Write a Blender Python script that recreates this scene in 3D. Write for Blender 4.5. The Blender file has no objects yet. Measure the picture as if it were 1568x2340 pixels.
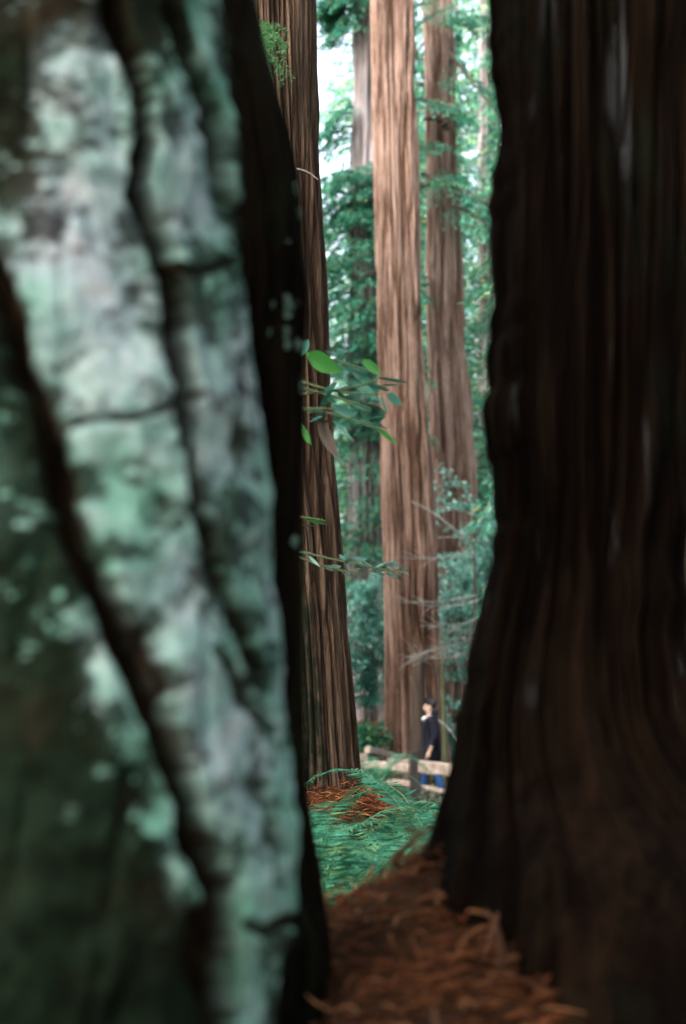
import bpy, math, random
import numpy as np
from mathutils import Vector

random.seed(7)
RNG = np.random.default_rng(11)
D = bpy.data
SC = bpy.context.scene
COL = SC.collection
PITCH = math.radians(8.2)
SP, CP = math.sin(PITCH), math.cos(PITCH)
K = 24.0 / 50.0 / 1568.0          # tangent per unit of image width/1568


def px(u, v, y):
    """World point at depth y seen along a given sight line."""
    xc = (u - 784.0) * K
    yc = (1169.5 - v) * K
    t = y / (CP - yc * SP)
    return np.array((t * xc, y, t * (SP + yc * CP)))


# ------------------------------------------------------------------ helpers
def setp(o, label=None, cat=None, group=None, kind=None):
    if label: o['label'] = label
    if cat: o['category'] = cat
    if group: o['group'] = group
    if kind: o['kind'] = kind
    return o


def thing(name, label, cat, loc, group=None):
    o = D.objects.new(name, None)
    o.empty_display_size = 0.2
    COL.objects.link(o)
    o.location = loc
    return setp(o, label, cat, group)


def absloc(o):
    v = Vector((0, 0, 0))
    while o is not None:
        v += o.location
        o = o.parent
    return v


def mesh_obj(name, verts, faces, mat, parent=None, loc=None, smooth=True, attrs=None):
    """verts are world coordinates; the object sits at parent's base (or loc)."""
    me = D.meshes.new(name)
    v = np.asarray(verts, dtype=np.float64)
    base = np.array(absloc(parent)) if parent is not None else np.array(loc if loc is not None else (0, 0, 0), dtype=float)
    v = v - base
    f = np.asarray(faces, dtype=np.int32)
    n, k = f.shape
    me.vertices.add(len(v))
    me.vertices.foreach_set('co', v.astype(np.float32).ravel())
    me.loops.add(n * k)
    me.loops.foreach_set('vertex_index', f.ravel())
    me.polygons.add(n)
    me.polygons.foreach_set('loop_start', np.arange(0, n * k, k, dtype=np.int32))
    me.polygons.foreach_set('loop_total', np.full(n, k, dtype=np.int32))
    me.update(calc_edges=True)
    me.validate()
    me.polygons.foreach_set('use_smooth', np.full(len(me.polygons), smooth, dtype=bool))
    if attrs:
        for an, av in attrs.items():
            a = me.attributes.new(an, 'FLOAT', 'POINT')
            a.data.foreach_set('value', np.asarray(av, dtype=np.float32))
    if mat: me.materials.append(mat)
    o = D.objects.new(name, me)
    COL.objects.link(o)
    if parent is not None: o.parent = parent
    else: o.location = base
    return o


def copy_tree(o, parent=None):
    c = o.copy()
    COL.objects.link(c)
    if parent is not None: c.parent = parent
    for ch in o.children: copy_tree(ch, c)
    return c


def _h(i, j, k, s):
    n = (i * 374761393 + j * 668265263 + k * 2147483647 + s * 1274126177) & 0xFFFFFFFF
    n = ((n ^ (n >> 13)) * 1274126177) & 0xFFFFFFFF
    n = n ^ (n >> 16)
    return (n & 0xFFFFFF) / 8388607.5 - 1.0


def noise(x, y, z, seed=0):
    x, y, z = np.broadcast_arrays(np.asarray(x, float), np.asarray(y, float), np.asarray(z, float))
    xi, yi, zi = (np.floor(a).astype(np.int64) for a in (x, y, z))
    f = [a - b for a, b in ((x, xi), (y, yi), (z, zi))]
    u, v, w = (t * t * (3 - 2 * t) for t in f)
    r = 0
    for a in (0, 1):
        for b in (0, 1):
            for c in (0, 1):
                r = r + _h(xi + a, yi + b, zi + c, seed) * (u if a else 1 - u) * (v if b else 1 - v) * (w if c else 1 - w)
    return r


def fbm(x, y, z, seed=0, o=3):
    r, a, t = 0, 1.0, 0
    for i in range(o):
        r = r + a * noise(x * 2 ** i, y * 2 ** i, z * 2 ** i, seed + i * 17)
        t += a
        a *= .55
    return r / t


def sstep(a, b, x):
    t = np.clip((x - a) / (b - a), 0, 1)
    return t * t * (3 - 2 * t)


# ------------------------------------------------------------------ materials
def newmat(name):
    m = D.materials.new(name)
    m.use_nodes = True
    nt = m.node_tree
    nt.nodes.clear()
    out = nt.nodes.new('ShaderNodeOutputMaterial')
    return m, nt, out


def N(nt, t, **kw):
    n = nt.nodes.new(t)
    for k, v in kw.items():
        if k.startswith('i_'): n.inputs[k[2:].replace('_', ' ')].default_value = v
        else: setattr(n, k, v)
    return n


def ramp(nt, stops):
    r = nt.nodes.new('ShaderNodeValToRGB')
    e = r.color_ramp.elements
    while len(e) > 1: e.remove(e[0])
    e[0].position = stops[0][0]; e[0].color = (*stops[0][1], 1)
    for p, c in stops[1:]:
        q = e.new(p); q.color = (*c, 1)
    return r


def stretched_noise(nt, scale, zs, detail=5, rough=.6, dist=0.0):
    tc = N(nt, 'ShaderNodeTexCoord')
    mp = N(nt, 'ShaderNodeMapping')
    mp.inputs['Scale'].default_value = (scale, scale, scale * zs)
    nt.links.new(tc.outputs['Object'], mp.inputs['Vector'])
    n = N(nt, 'ShaderNodeTexNoise')
    n.inputs['Scale'].default_value = 1.0
    n.inputs['Detail'].default_value = detail
    n.inputs['Roughness'].default_value = rough
    n.inputs['Distortion'].default_value = dist
    nt.links.new(mp.outputs['Vector'], n.inputs['Vector'])
    return n.outputs['Fac']


def mixc(nt, fac, a, b):
    m = N(nt, 'ShaderNodeMix', data_type='RGBA')
    for s, i in ((fac, 0), (a, 6), (b, 7)):
        if isinstance(s, (int, float)): m.inputs[i].default_value = s
        elif isinstance(s, tuple): m.inputs[i].default_value = (*s, 1)
        else: nt.links.new(s, m.inputs[i])
    return m.outputs[2]


def attr(nt, name):
    a = N(nt, 'ShaderNodeAttribute')
    a.attribute_name = name
    return a.outputs['Fac']


def bark_mat(name, low, mid, high, fine=14, zs=.05, moss=None, rough=.9, spec=.2, streak=None):
    """low/mid/high: fibre colours; moss colour is laid where attribute 'moss' says."""
    m, nt, out = newmat(name)
    L = nt.links
    f1 = stretched_noise(nt, fine, zs, 6, .65, .4)
    f2 = stretched_noise(nt, 1.3, .35, 4, .6)
    f3 = stretched_noise(nt, fine * 4, zs * 1.4, 4, .7)
    a = N(nt, 'ShaderNodeMath', operation='MULTIPLY_ADD'); L.new(f2, a.inputs[0]); a.inputs[1].default_value = .75; L.new(f1, a.inputs[2])
    a2 = N(nt, 'ShaderNodeMath', operation='MULTIPLY_ADD'); L.new(f3, a2.inputs[0]); a2.inputs[1].default_value = .75; L.new(a.outputs[0], a2.inputs[2])
    w = N(nt, 'ShaderNodeMath', operation='MULTIPLY_ADD'); L.new(attr(nt, 'ridge'), w.inputs[0]); w.inputs[1].default_value = .28; L.new(a2.outputs[0], w.inputs[2])
    s = N(nt, 'ShaderNodeMapRange'); L.new(w.outputs[0], s.inputs[0]); s.inputs[1].default_value = .98; s.inputs[2].default_value = 1.70
    r = ramp(nt, [(0, low), (.5, mid), (1, high)])
    L.new(s.outputs[0], r.inputs[0])
    c = r.outputs[0]
    if moss:
        mn = stretched_noise(nt, 9, .6, 5, .7)
        mm = N(nt, 'ShaderNodeMath', operation='MULTIPLY'); L.new(attr(nt, 'moss'), mm.inputs[0]); L.new(mn, mm.inputs[1])
        mr = N(nt, 'ShaderNodeMapRange'); L.new(mm.outputs[0], mr.inputs[0]); mr.inputs[1].default_value = .28; mr.inputs[2].default_value = .5
        c = mixc(nt, mr.outputs[0], c, moss)
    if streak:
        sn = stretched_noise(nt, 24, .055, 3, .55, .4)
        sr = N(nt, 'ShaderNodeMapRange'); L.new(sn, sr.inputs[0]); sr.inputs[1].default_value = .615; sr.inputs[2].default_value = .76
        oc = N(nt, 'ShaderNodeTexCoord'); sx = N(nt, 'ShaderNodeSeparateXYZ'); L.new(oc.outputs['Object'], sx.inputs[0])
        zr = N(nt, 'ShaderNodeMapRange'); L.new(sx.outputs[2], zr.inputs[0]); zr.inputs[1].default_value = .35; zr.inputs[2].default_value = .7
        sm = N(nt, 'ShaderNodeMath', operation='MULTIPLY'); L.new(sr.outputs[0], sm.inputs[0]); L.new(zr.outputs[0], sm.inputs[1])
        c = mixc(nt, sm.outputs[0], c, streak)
    b = N(nt, 'ShaderNodeBsdfPrincipled')
    L.new(c, b.inputs['Base Color'])
    b.inputs['Roughness'].default_value = rough
    b.inputs['Specular IOR Level'].default_value = spec
    bp = N(nt, 'ShaderNodeBump'); bp.inputs['Strength'].default_value = .9; bp.inputs['Distance'].default_value = .03
    L.new(a2.outputs[0], bp.inputs['Height']); L.new(bp.outputs[0], b.inputs['Normal'])
    L.new(b.outputs[0], out.inputs['Surface'])
    return m


def leaf_mat(name, dark, light, trans=.35, rough=.5, spec=.4, vary=None):
    m, nt, out = newmat(name)
    L = nt.links
    g = N(nt, 'ShaderNodeNewGeometry')
    stops = [(0, dark), (.75, light)]
    if vary: stops.append((1.0, vary))
    r = ramp(nt, stops)
    L.new(g.outputs['Random Per Island'], r.inputs[0])
    b = N(nt, 'ShaderNodeBsdfPrincipled')
    L.new(r.outputs[0], b.inputs['Base Color'])
    b.inputs['Roughness'].default_value = rough
    b.inputs['Specular IOR Level'].default_value = spec
    t = N(nt, 'ShaderNodeBsdfTranslucent')
    L.new(r.outputs[0], t.inputs['Color'])
    mx = N(nt, 'ShaderNodeMixShader'); mx.inputs[0].default_value = trans
    L.new(b.outputs[0], mx.inputs[1]); L.new(t.outputs[0], mx.inputs[2])
    L.new(mx.outputs[0], out.inputs['Surface'])
    return m


def plain_mat(name, c1, c2, scale=20, zs=1.0, rough=.8, spec=.3, bump=.2):
    m, nt, out = newmat(name)
    L = nt.links
    n = stretched_noise(nt, scale, zs, 5, .6)
    r = ramp(nt, [(.3, c1), (.7, c2)])
    L.new(n, r.inputs[0])
    b = N(nt, 'ShaderNodeBsdfPrincipled')
    L.new(r.outputs[0], b.inputs['Base Color'])
    b.inputs['Roughness'].default_value = rough
    b.inputs['Specular IOR Level'].default_value = spec
    bp = N(nt, 'ShaderNodeBump'); bp.inputs['Strength'].default_value = bump; bp.inputs['Distance'].default_value = .01
    L.new(n, bp.inputs['Height']); L.new(bp.outputs[0], b.inputs['Normal'])
    L.new(b.outputs[0], out.inputs['Surface'])
    return m


def lichen_mat():
    m, nt, out = newmat('lichen_bark')
    L = nt.links
    tc = N(nt, 'ShaderNodeTexCoord')
    dark = ramp(nt, [(.3, (.010, .0055, .003)), (.7, (.035, .022, .013))])
    L.new(stretched_noise(nt, 25, .15, 5, .6), dark.inputs[0])
    moss = ramp(nt, [(.3, (.0022, .0042, .0020)), (.7, (.012, .025, .014))])  # dark moss, blackened to carry the lower left shade as well
    L.new(stretched_noise(nt, 30, 1, 4, .6), moss.inputs[0])
    teal = ramp(nt, [(.28, (.055, .16, .115)), (.48, (.18, .40, .32)), (.72, (.40, .68, .60))])
    L.new(stretched_noise(nt, 22, .8, 5, .65), teal.inputs[0])
    white = ramp(nt, [(.28, (.17, .26, .29)), (.48, (.42, .51, .58)), (.72, (.80, .80, .86))])
    L.new(stretched_noise(nt, 26, .8, 5, .65), white.inputs[0])
    kind = N(nt, 'ShaderNodeMath', operation='ADD'); sb = N(nt, 'ShaderNodeMath', operation='SUBTRACT'); L.new(attr(nt, 'pale'), sb.inputs[0]); sb.inputs[1].default_value = .14; L.new(sb.outputs[0], kind.inputs[0])
    kn = stretched_noise(nt, 7, .8, 3, .6)
    k2 = N(nt, 'ShaderNodeMapRange'); L.new(kn, k2.inputs[0]); k2.inputs[1].default_value = .3; k2.inputs[2].default_value = .7; k2.inputs[3].default_value = -.5; k2.inputs[4].default_value = .5
    L.new(k2.outputs[0], kind.inputs[1]); kind.use_clamp = True
    lic = mixc(nt, kind.outputs[0], teal.outputs[0], white.outputs[0])
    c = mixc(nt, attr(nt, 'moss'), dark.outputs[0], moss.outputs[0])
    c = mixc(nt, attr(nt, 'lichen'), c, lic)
    b = N(nt, 'ShaderNodeBsdfPrincipled')
    L.new(c, b.inputs['Base Color'])
    b.inputs['Roughness'].default_value = .95
    b.inputs['Specular IOR Level'].default_value = .1
    bp = N(nt, 'ShaderNodeBump'); bp.inputs['Strength'].default_value = .6; bp.inputs['Distance'].default_value = .006
    L.new(stretched_noise(nt, 60, .8, 4, .6), bp.inputs['Height']); L.new(bp.outputs[0], b.inputs['Normal'])
    L.new(b.outputs[0], out.inputs['Surface'])
    return m


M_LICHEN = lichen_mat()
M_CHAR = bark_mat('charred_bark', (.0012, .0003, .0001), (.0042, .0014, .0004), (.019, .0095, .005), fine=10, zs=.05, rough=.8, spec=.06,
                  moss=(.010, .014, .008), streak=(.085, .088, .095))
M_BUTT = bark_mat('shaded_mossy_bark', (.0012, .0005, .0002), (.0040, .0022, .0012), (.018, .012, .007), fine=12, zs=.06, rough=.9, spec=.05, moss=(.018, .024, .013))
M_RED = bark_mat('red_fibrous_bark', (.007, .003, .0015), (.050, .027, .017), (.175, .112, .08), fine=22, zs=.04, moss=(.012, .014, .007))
M_TALL = bark_mat('pale_fibrous_bark', (.010, .004, .002), (.066, .034, .022), (.26, .178, .148), fine=14, zs=.05, moss=(.03, .05, .03))
M_GREY = bark_mat('grey_fibrous_bark', (.018, .009, .006), (.092, .053, .038), (.25, .19, .17), fine=13, zs=.05, moss=(.03, .05, .03))
M_PALE = bark_mat('silver_fibrous_bark', (.02, .017, .015), (.085, .072, .072), (.22, .205, .23), fine=8, zs=.03, moss=(.03, .05, .03))
M_LIMB = plain_mat('dark_limb', (.020, .014, .010), (.055, .042, .032), 30, .3)
M_GREYTWIG = plain_mat('bleached_twig', (.12, .125, .12), (.27, .275, .27), 30, .3)
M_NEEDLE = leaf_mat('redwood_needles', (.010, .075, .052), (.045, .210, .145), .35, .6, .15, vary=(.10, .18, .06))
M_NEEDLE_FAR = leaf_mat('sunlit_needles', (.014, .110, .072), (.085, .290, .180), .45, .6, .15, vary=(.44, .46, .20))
M_FERN = leaf_mat('fern_leaf', (.014, .110, .055), (.060, .290, .180), .25, .45, .3, vary=(.17, .24, .07))
M_SHRUB = leaf_mat('glossy_shrub_leaf', (.045, .190, .150), (.200, .470, .410), .3, .4, .35, vary=(.34, .50, .42))
M_DARKSHRUB = leaf_mat('dark_shrub_leaf', (.012, .080, .060), (.055, .210, .165), .25, .35, .6)  # leaf colour of the dark green shrub
M_BROAD = leaf_mat('broad_leaf', (.02, .12, .075), (.09, .27, .22), .3, .32, .6, vary=(.16, .38, .34))
M_BRIGHT = leaf_mat('bright_broad_leaf', (.022, .15, .022), (.04, .20, .04), .4, .45, .3)  # leaf's own bright green, without the teal of the others
M_SHINY = leaf_mat('shiny_pale_leaf', (.10, .26, .20), (.28, .50, .46), .2, .28, .7)
M_SPROUT = leaf_mat('green_sprout', (.022, .13, .03), (.055, .22, .07), .3)
M_LITTER = leaf_mat('needle_litter', (.030, .008, .003), (.24, .072, .024), .05, .8, .2, vary=(.40, .19, .09))
M_GROUNDLEAF = leaf_mat('ground_leaf', (.022, .085, .050), (.09, .20, .14), .25, .5, .4, vary=(.26, .19, .10))
M_RAIL = plain_mat('weathered_rail', (.18, .135, .105), (.52, .43, .39), 9, 1, .8)
M_POST = plain_mat('dark_post', (.018, .016, .015), (.05, .044, .042), 14, .2, .9)
M_STEM = plain_mat('green_stem', (.03, .05, .02), (.07, .09, .04), 30, .3)
M_MOSSTRUNK = plain_mat('mossy_bark', (.035, .042, .022), (.10, .115, .065), 20, .2, .9)
M_DEAD = leaf_mat('dead_leaf', (.07, .055, .045), (.12, .10, .085), .35, .7, .2)


# ------------------------------------------------------------------ ground
def gz(x, y):
    x = np.asarray(x, float); y = np.asarray(y, float)
    near = -.83 + .11 * y + .26 * np.exp(-((x - .34) / .27) ** 2 - ((y - 3.25) / .3) ** 2) - .16 * sstep(.22, .6, x) * sstep(3.1, 2.5, y) - .28 * sstep(.02, -.14, x) * sstep(3.2, 2.7, y)
    base = -1.42 + .10 * noise(x * .35, y * .35, 3.3, 5) - .08 * np.exp(-((x - 1.3) / 1.6) ** 2 - ((y - 24) / 5) ** 2)
    base = base + .50 * np.exp(-((y - 6.6) / 2.8) ** 2) + sstep(27, 33, y) * .8 + np.clip(y - 32, 0, 200) * .16 + np.clip(x - 2.2, 0, 30) * .05 * sstep(25, 35, y)
    w = 1 - sstep(3.3, 4.7, y + .35 * np.abs(x) + .08 * noise(x * 2, y * 2, 0, 9))
    z = base * (1 - w) + near * w
    hump = np.exp(-(((x + .2) / .72) ** 2) ** 1.5 - (((y - 9.05) / .62) ** 2) ** 1.5)
    z = z + hump * (-.40 - z)
    z = z + .018 * noise(x * 6, y * 6, 1, 2)
    return z


def build_ground():
    def axis(lims):
        return np.concatenate([np.arange(a, b, s) for a, b, s in lims])
    xs = axis([(-400, -60, 20), (-60, -12, 3), (-12, -3, .5), (-3, 3, .05), (3, 12, .5), (12, 60, 3), (60, 401, 20)])
    ys = axis([(-60, -6, 3), (-6, 0, .4), (0, 12, .06), (12, 32, .3), (32, 80, 1.5), (80, 501, 15)])
    X, Y = np.meshgrid(xs, ys)
    Z = gz(X, Y)
    v = np.stack([X, Y, Z], -1).reshape(-1, 3)
    nx, ny = len(xs), len(ys)
    i = np.arange(ny - 1)[:, None] * nx + np.arange(nx - 1)[None]
    f = np.stack([i, i + 1, i + nx + 1, i + nx], -1).reshape(-1, 4)
    m, nt, out = newmat('forest_floor')
    L = nt.links
    n1 = stretched_noise(nt, 5, 1, 6, .7)
    r = ramp(nt, [(.3, (.016, .006, .003)), (.55, (.065, .026, .011)), (.8, (.15, .066, .032))])
    L.new(n1, r.inputs[0])
    b = N(nt, 'ShaderNodeBsdfPrincipled'); L.new(r.outputs[0], b.inputs['Base Color']); b.inputs['Roughness'].default_value = .95
    b.inputs['Specular IOR Level'].default_value = .1
    bp = N(nt, 'ShaderNodeBump'); bp.inputs['Strength'].default_value = .6; bp.inputs['Distance'].default_value = .03
    L.new(n1, bp.inputs['Height']); L.new(bp.outputs[0], b.inputs['Normal'])
    L.new(b.outputs[0], out.inputs['Surface'])
    o = mesh_obj('ground', v, f, m)
    o['kind'] = 'structure'
    return o


build_ground()


# ------------------------------------------------------------------ geometry bricks
def leaves(P, A, B, Lh, W, bend=0.0):
    """one pointed quad per leaf: P base, A axis, B across."""
    P, A, B = (np.asarray(a, float) for a in (P, A, B))
    Lh = np.asarray(Lh, float)[:, None]; W = np.asarray(W, float)[:, None]
    mid = P + A * Lh * .45
    v = np.stack([P, mid - B * W * .5, P + A * Lh, mid + B * W * .5], 1).reshape(-1, 3)
    n = len(P)
    f = np.arange(n * 4).reshape(n, 4)
    return v, f


def norm(a):
    return a / np.maximum(np.linalg.norm(a, axis=-1, keepdims=True), 1e-9)


def tube(pts, rad, k=6):
    pts = np.asarray(pts, float); rad = np.broadcast_to(np.asarray(rad, float), (len(pts),))
    T = norm(np.gradient(pts, axis=0))
    ref = np.where(np.abs(T[:, 2:3]) > .9, np.array([[1., 0, 0]]), np.array([[0, 0, 1.]]))
    U = norm(np.cross(T, ref)); V = np.cross(T, U)
    a = np.linspace(0, 2 * np.pi, k, endpoint=False)
    v = pts[:, None] + rad[:, None, None] * (U[:, None] * np.cos(a)[None, :, None] + V[:, None] * np.sin(a)[None, :, None])
    n = len(pts)
    i = np.arange(n - 1)[:, None] * k + np.arange(k)[None]
    j = np.arange(n - 1)[:, None] * k + (np.arange(k)[None] + 1) % k
    f = np.stack([i, j, j + k, i + k], -1).reshape(-1, 4)
    return v.reshape(-1, 3), f


class MB:
    def __init__(s): s.v = []; s.f = []; s.n = 0
    def add(s, vf):
        v, f = vf
        s.v.append(v); s.f.append(np.asarray(f) + s.n); s.n += len(v)
    def tube(s, p, r, k=6): s.add(tube(p, r, k))
    def build(s, name, mat, parent=None, loc=None, smooth=True):
        return mesh_obj(name, np.concatenate(s.v), np.concatenate(s.f), mat, parent, loc, smooth)


def crown(fo, li, mat, parent):
    """foliage and the limbs that carry it, one crown with two materials"""
    v1, f1 = np.concatenate(fo.v), np.concatenate(fo.f)
    v2, f2 = np.concatenate(li.v), np.concatenate(li.f)
    o = mesh_obj('crown', np.concatenate([v1, v2]), np.concatenate([f1, f2 + len(v1)]), mat, parent)
    o.data.materials.append(M_LIMB)
    mi = np.zeros(len(o.data.polygons), dtype=np.int32); mi[len(f1):] = 1
    o.data.polygons.foreach_set('material_index', mi)
    return o


def bez(p0, p1, p2, n=8):
    t = np.linspace(0, 1, n)[:, None]
    return (1 - t) ** 2 * np.asarray(p0) + 2 * t * (1 - t) * np.asarray(p1) + t * t * np.asarray(p2)


class Trunk:
    def __init__(s, prof, y, htop, zlow):
        pr = sorted([(px(u0, v, y)[2], px(u0, v, y)[0], px(u1, v, y)[0]) for v, u0, u1 in prof])
        s.z = np.array([p[0] for p in pr]); s.l = np.array([p[1] for p in pr]); s.r = np.array([p[2] for p in pr])
        s.y, s.htop, s.zlow = y, htop, zlow
    def at(s, z):
        z = np.asarray(z, float)
        l, r = np.interp(z, s.z, s.l), np.interp(z, s.z, s.r)
        cx, rr = (l + r) / 2, (r - l) / 2
        k = min(4, len(s.z) - 1)
        sl = ((s.l[-1] + s.r[-1]) - (s.l[-1 - k] + s.r[-1 - k])) / 2 / (s.z[-1] - s.z[-1 - k])
        over = np.clip(z - s.z[-1], 0, None)
        cx = cx + sl * over
        rr = rr * (1 - .75 * over / max(s.htop - s.z[-1], .1))
        und = np.clip(s.z[0] - z, 0, None)
        rr = rr * (1 + .25 * und)
        return cx, np.maximum(rr, .01)


def trunk_mesh(name, T, mat, parent, nth, dz, bark=(18, .05, .05), seed=0, flute=(.06, 3), moss=None, post=None, front=True, jag=0.0):
    ztop = T.z[-1] + .4
    zz = np.concatenate([np.arange(T.zlow, ztop, dz), np.linspace(ztop, T.htop, 24)])
    t = np.linspace(0, 1, nth, endpoint=False)
    if front:      # three quarters of the columns on the half that faces the clearing
        th = np.where(t < .75, -np.pi / 2 + (t / .75 - .5) * np.radians(230), np.pi / 2 + ((t - .75) / .25 - .5) * np.radians(130))
    else:
        th = t * 2 * np.pi - np.pi / 2
    Z, TH = np.meshgrid(zz, th, indexing='ij')
    cx, rr = T.at(zz)
    R = rr[:, None] + 0 * TH
    C, S = np.cos(TH), np.sin(TH)
    rm = float(np.median(rr))
    R = R * (1 + flute[0] * noise(C * flute[1] * .5, S * flute[1] * .5, Z * .25, seed) * 1.3)
    f, zs, dep = bark
    wz = Z * f * zs
    sw = .25 * noise(C * 2, S * 2, Z * .8, seed + 3)
    n1 = noise(C * rm * f + sw, S * rm * f + sw, wz, seed + 1)
    n2 = noise(C * rm * f * 2.1 + sw, S * rm * f * 2.1 - sw, wz * 1.6, seed + 2)
    n3 = noise(C * rm * f * 4.5, S * rm * f * 4.5, wz * 3.5, seed + 4)
    g1 = 1 - np.clip(np.abs(n1) * 3.2, 0, 1) ; g2 = 1 - np.clip(np.abs(n2) * 3.0, 0, 1)
    ridge = 1 - np.maximum(g1 ** 1.3, .65 * g2 ** 1.3) + .25 * n3
    R = R + dep * (ridge - .75)
    if jag: R = R + jag * noise(C * rm * 9, S * rm * 9, Z * 5, seed + 8)
    X = cx[:, None] + R * C
    Y = T.y + R * S
    at = {'ridge': ridge}
    V = np.stack([X, Y, Z], -1)
    if post is not None: V, at = post(V, at, TH, Z)
    m = np.zeros_like(Z) if moss is None else moss(V[..., 0], V[..., 1], V[..., 2], cx[:, None], rr[:, None], TH)
    if 'moss' not in at: at['moss'] = m
    nz = len(zz)
    i = np.arange(nz - 1)[:, None] * nth + np.arange(nth)[None]
    j = np.arange(nz - 1)[:, None] * nth + (np.arange(nth)[None] + 1) % nth
    fc = np.stack([i, j, j + nth, i + nth], -1).reshape(-1, 4)
    return mesh_obj(name, V.reshape(-1, 3), fc, mat, parent, attrs={k: v.ravel() for k, v in at.items()})


# ------------------------------------------------------------------ lichen covered tree, close on the left
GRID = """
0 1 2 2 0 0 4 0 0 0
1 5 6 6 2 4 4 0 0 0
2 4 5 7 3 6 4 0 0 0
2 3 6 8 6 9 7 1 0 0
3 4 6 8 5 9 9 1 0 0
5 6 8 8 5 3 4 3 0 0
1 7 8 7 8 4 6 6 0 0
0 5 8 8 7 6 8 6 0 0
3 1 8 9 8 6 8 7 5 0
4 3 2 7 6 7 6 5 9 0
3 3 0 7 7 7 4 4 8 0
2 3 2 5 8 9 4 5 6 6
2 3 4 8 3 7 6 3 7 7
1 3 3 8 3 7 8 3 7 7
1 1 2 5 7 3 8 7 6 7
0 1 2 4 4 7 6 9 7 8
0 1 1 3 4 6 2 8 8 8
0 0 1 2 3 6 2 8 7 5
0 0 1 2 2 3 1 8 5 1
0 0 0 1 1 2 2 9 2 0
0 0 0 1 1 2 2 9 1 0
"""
GRID = np.array([[float(c) for c in r.split()] for r in GRID.strip().splitlines()])  # lichen cover; its low lower-left values also hold shade
PALE = """
4 7 7 6 3 2 2 2 2 2
3 8 7 7 3 2 2 2 2 2
3 6 7 8 5 5 3 2 2 2
3 6 7 9 7 9 8 3 2 2
4 7 8 9 7 9 9 3 2 2
5 8 9 9 5 4 4 3 2 2
3 5 7 8 7 4 4 4 3 2
2 4 4 6 6 6 7 5 4 2
1 3 4 4 4 5 8 7 6 2
1 2 3 4 4 4 6 5 7 3
1 2 3 4 4 4 4 3 6 4
0 1 2 4 6 7 4 2 4 4
0 1 3 4 5 5 4 2 3 4
0 1 2 4 5 5 7 3 3 4
0 1 1 2 3 4 7 5 3 3
0 1 1 2 2 3 6 7 4 3
0 0 1 2 2 3 4 6 5 4
0 0 1 2 2 3 3 4 4 3
0 0 1 1 2 2 2 3 3 3
0 0 1 1 1 2 2 3 3 3
0 0 1 1 1 2 2 3 3 3
"""
PALE = np.array([[float(c) for c in r.split()] for r in PALE.strip().splitlines()])


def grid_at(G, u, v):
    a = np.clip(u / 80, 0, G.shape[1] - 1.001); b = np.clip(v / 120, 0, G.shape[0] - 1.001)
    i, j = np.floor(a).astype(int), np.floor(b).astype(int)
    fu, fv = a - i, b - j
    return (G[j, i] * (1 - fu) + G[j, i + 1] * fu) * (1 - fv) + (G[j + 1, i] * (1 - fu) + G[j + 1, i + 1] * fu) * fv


FISS = [  # polyline of the fissure on the bark, half width, depth (m)
    ([(-60, 540), (0, 640), (50, 830), (115, 950), (150, 1150), (215, 1330), (312, 1490), (368, 1680), (445, 1850), (490, 2030), (505, 2339)], 30, .075),
    ([(262, -40), (280, 90), (315, 210), (345, 330), (312, 430), (365, 560), (398, 700), (412, 850), (428, 1000)], 24, .065),
    ([(428, 1000), (455, 1150), (490, 1320), (545, 1470), (590, 1560)], 15, .045),
    ([(395, -40), (436, 130), (474, 250), (512, 370), (538, 480)], 21, .065),
    ([(330, 1440), (380, 1560), (352, 1650)], 10, .03),
    ([(380, 605), (450, 645), (530, 606)], 9, .015),
    ([(150, 962), (220, 940), (300, 945), (390, 915)], 6, .012),
    ([(430, 1150), (470, 1240), (540, 1470)], 10, .03),
    ([(540, 820), (530, 960), (560, 1060)], 9, .03),
    ([(610, 1800), (630, 1900), (640, 2030)], 12, .05),
    ([(440, 2080), (450, 2200), (480, 2400)], 16, .05),
    ([(560, 2112), (620, 2128), (690, 2092)], 11, .025),
    ([(455, 1900), (500, 2060), (500, 2400)], 36, .06),
    ([(500, 1500), (560, 1590), (620, 1660)], 9, .03),
]


STRIPS = [([(448, -60), (482, 130), (508, 280), (526, 400), (536, 470)], 24), ([(560, 600), (590, 900), (622, 1150), (640, 1350)], 16), ([(225, 1480), (330, 1650), (400, 1810), (462, 2060)], 26), ([(640, 1760), (672, 1870), (680, 1930)], 24), ([(565, 2080), (570, 2200), (575, 2400)], 30)]


def seg_dist(u, v, pl):
    d = np.full(u.shape, 1e9)
    for (a, b), (c, e) in zip(pl[:-1], pl[1:]):
        t = np.clip(((u - a) * (c - a) + (v - b) * (e - b)) / ((c - a) ** 2 + (e - b) ** 2), 0, 1)
        d = np.minimum(d, np.hypot(u - a - t * (c - a), v - b - t * (e - b)))
    return d


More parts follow.
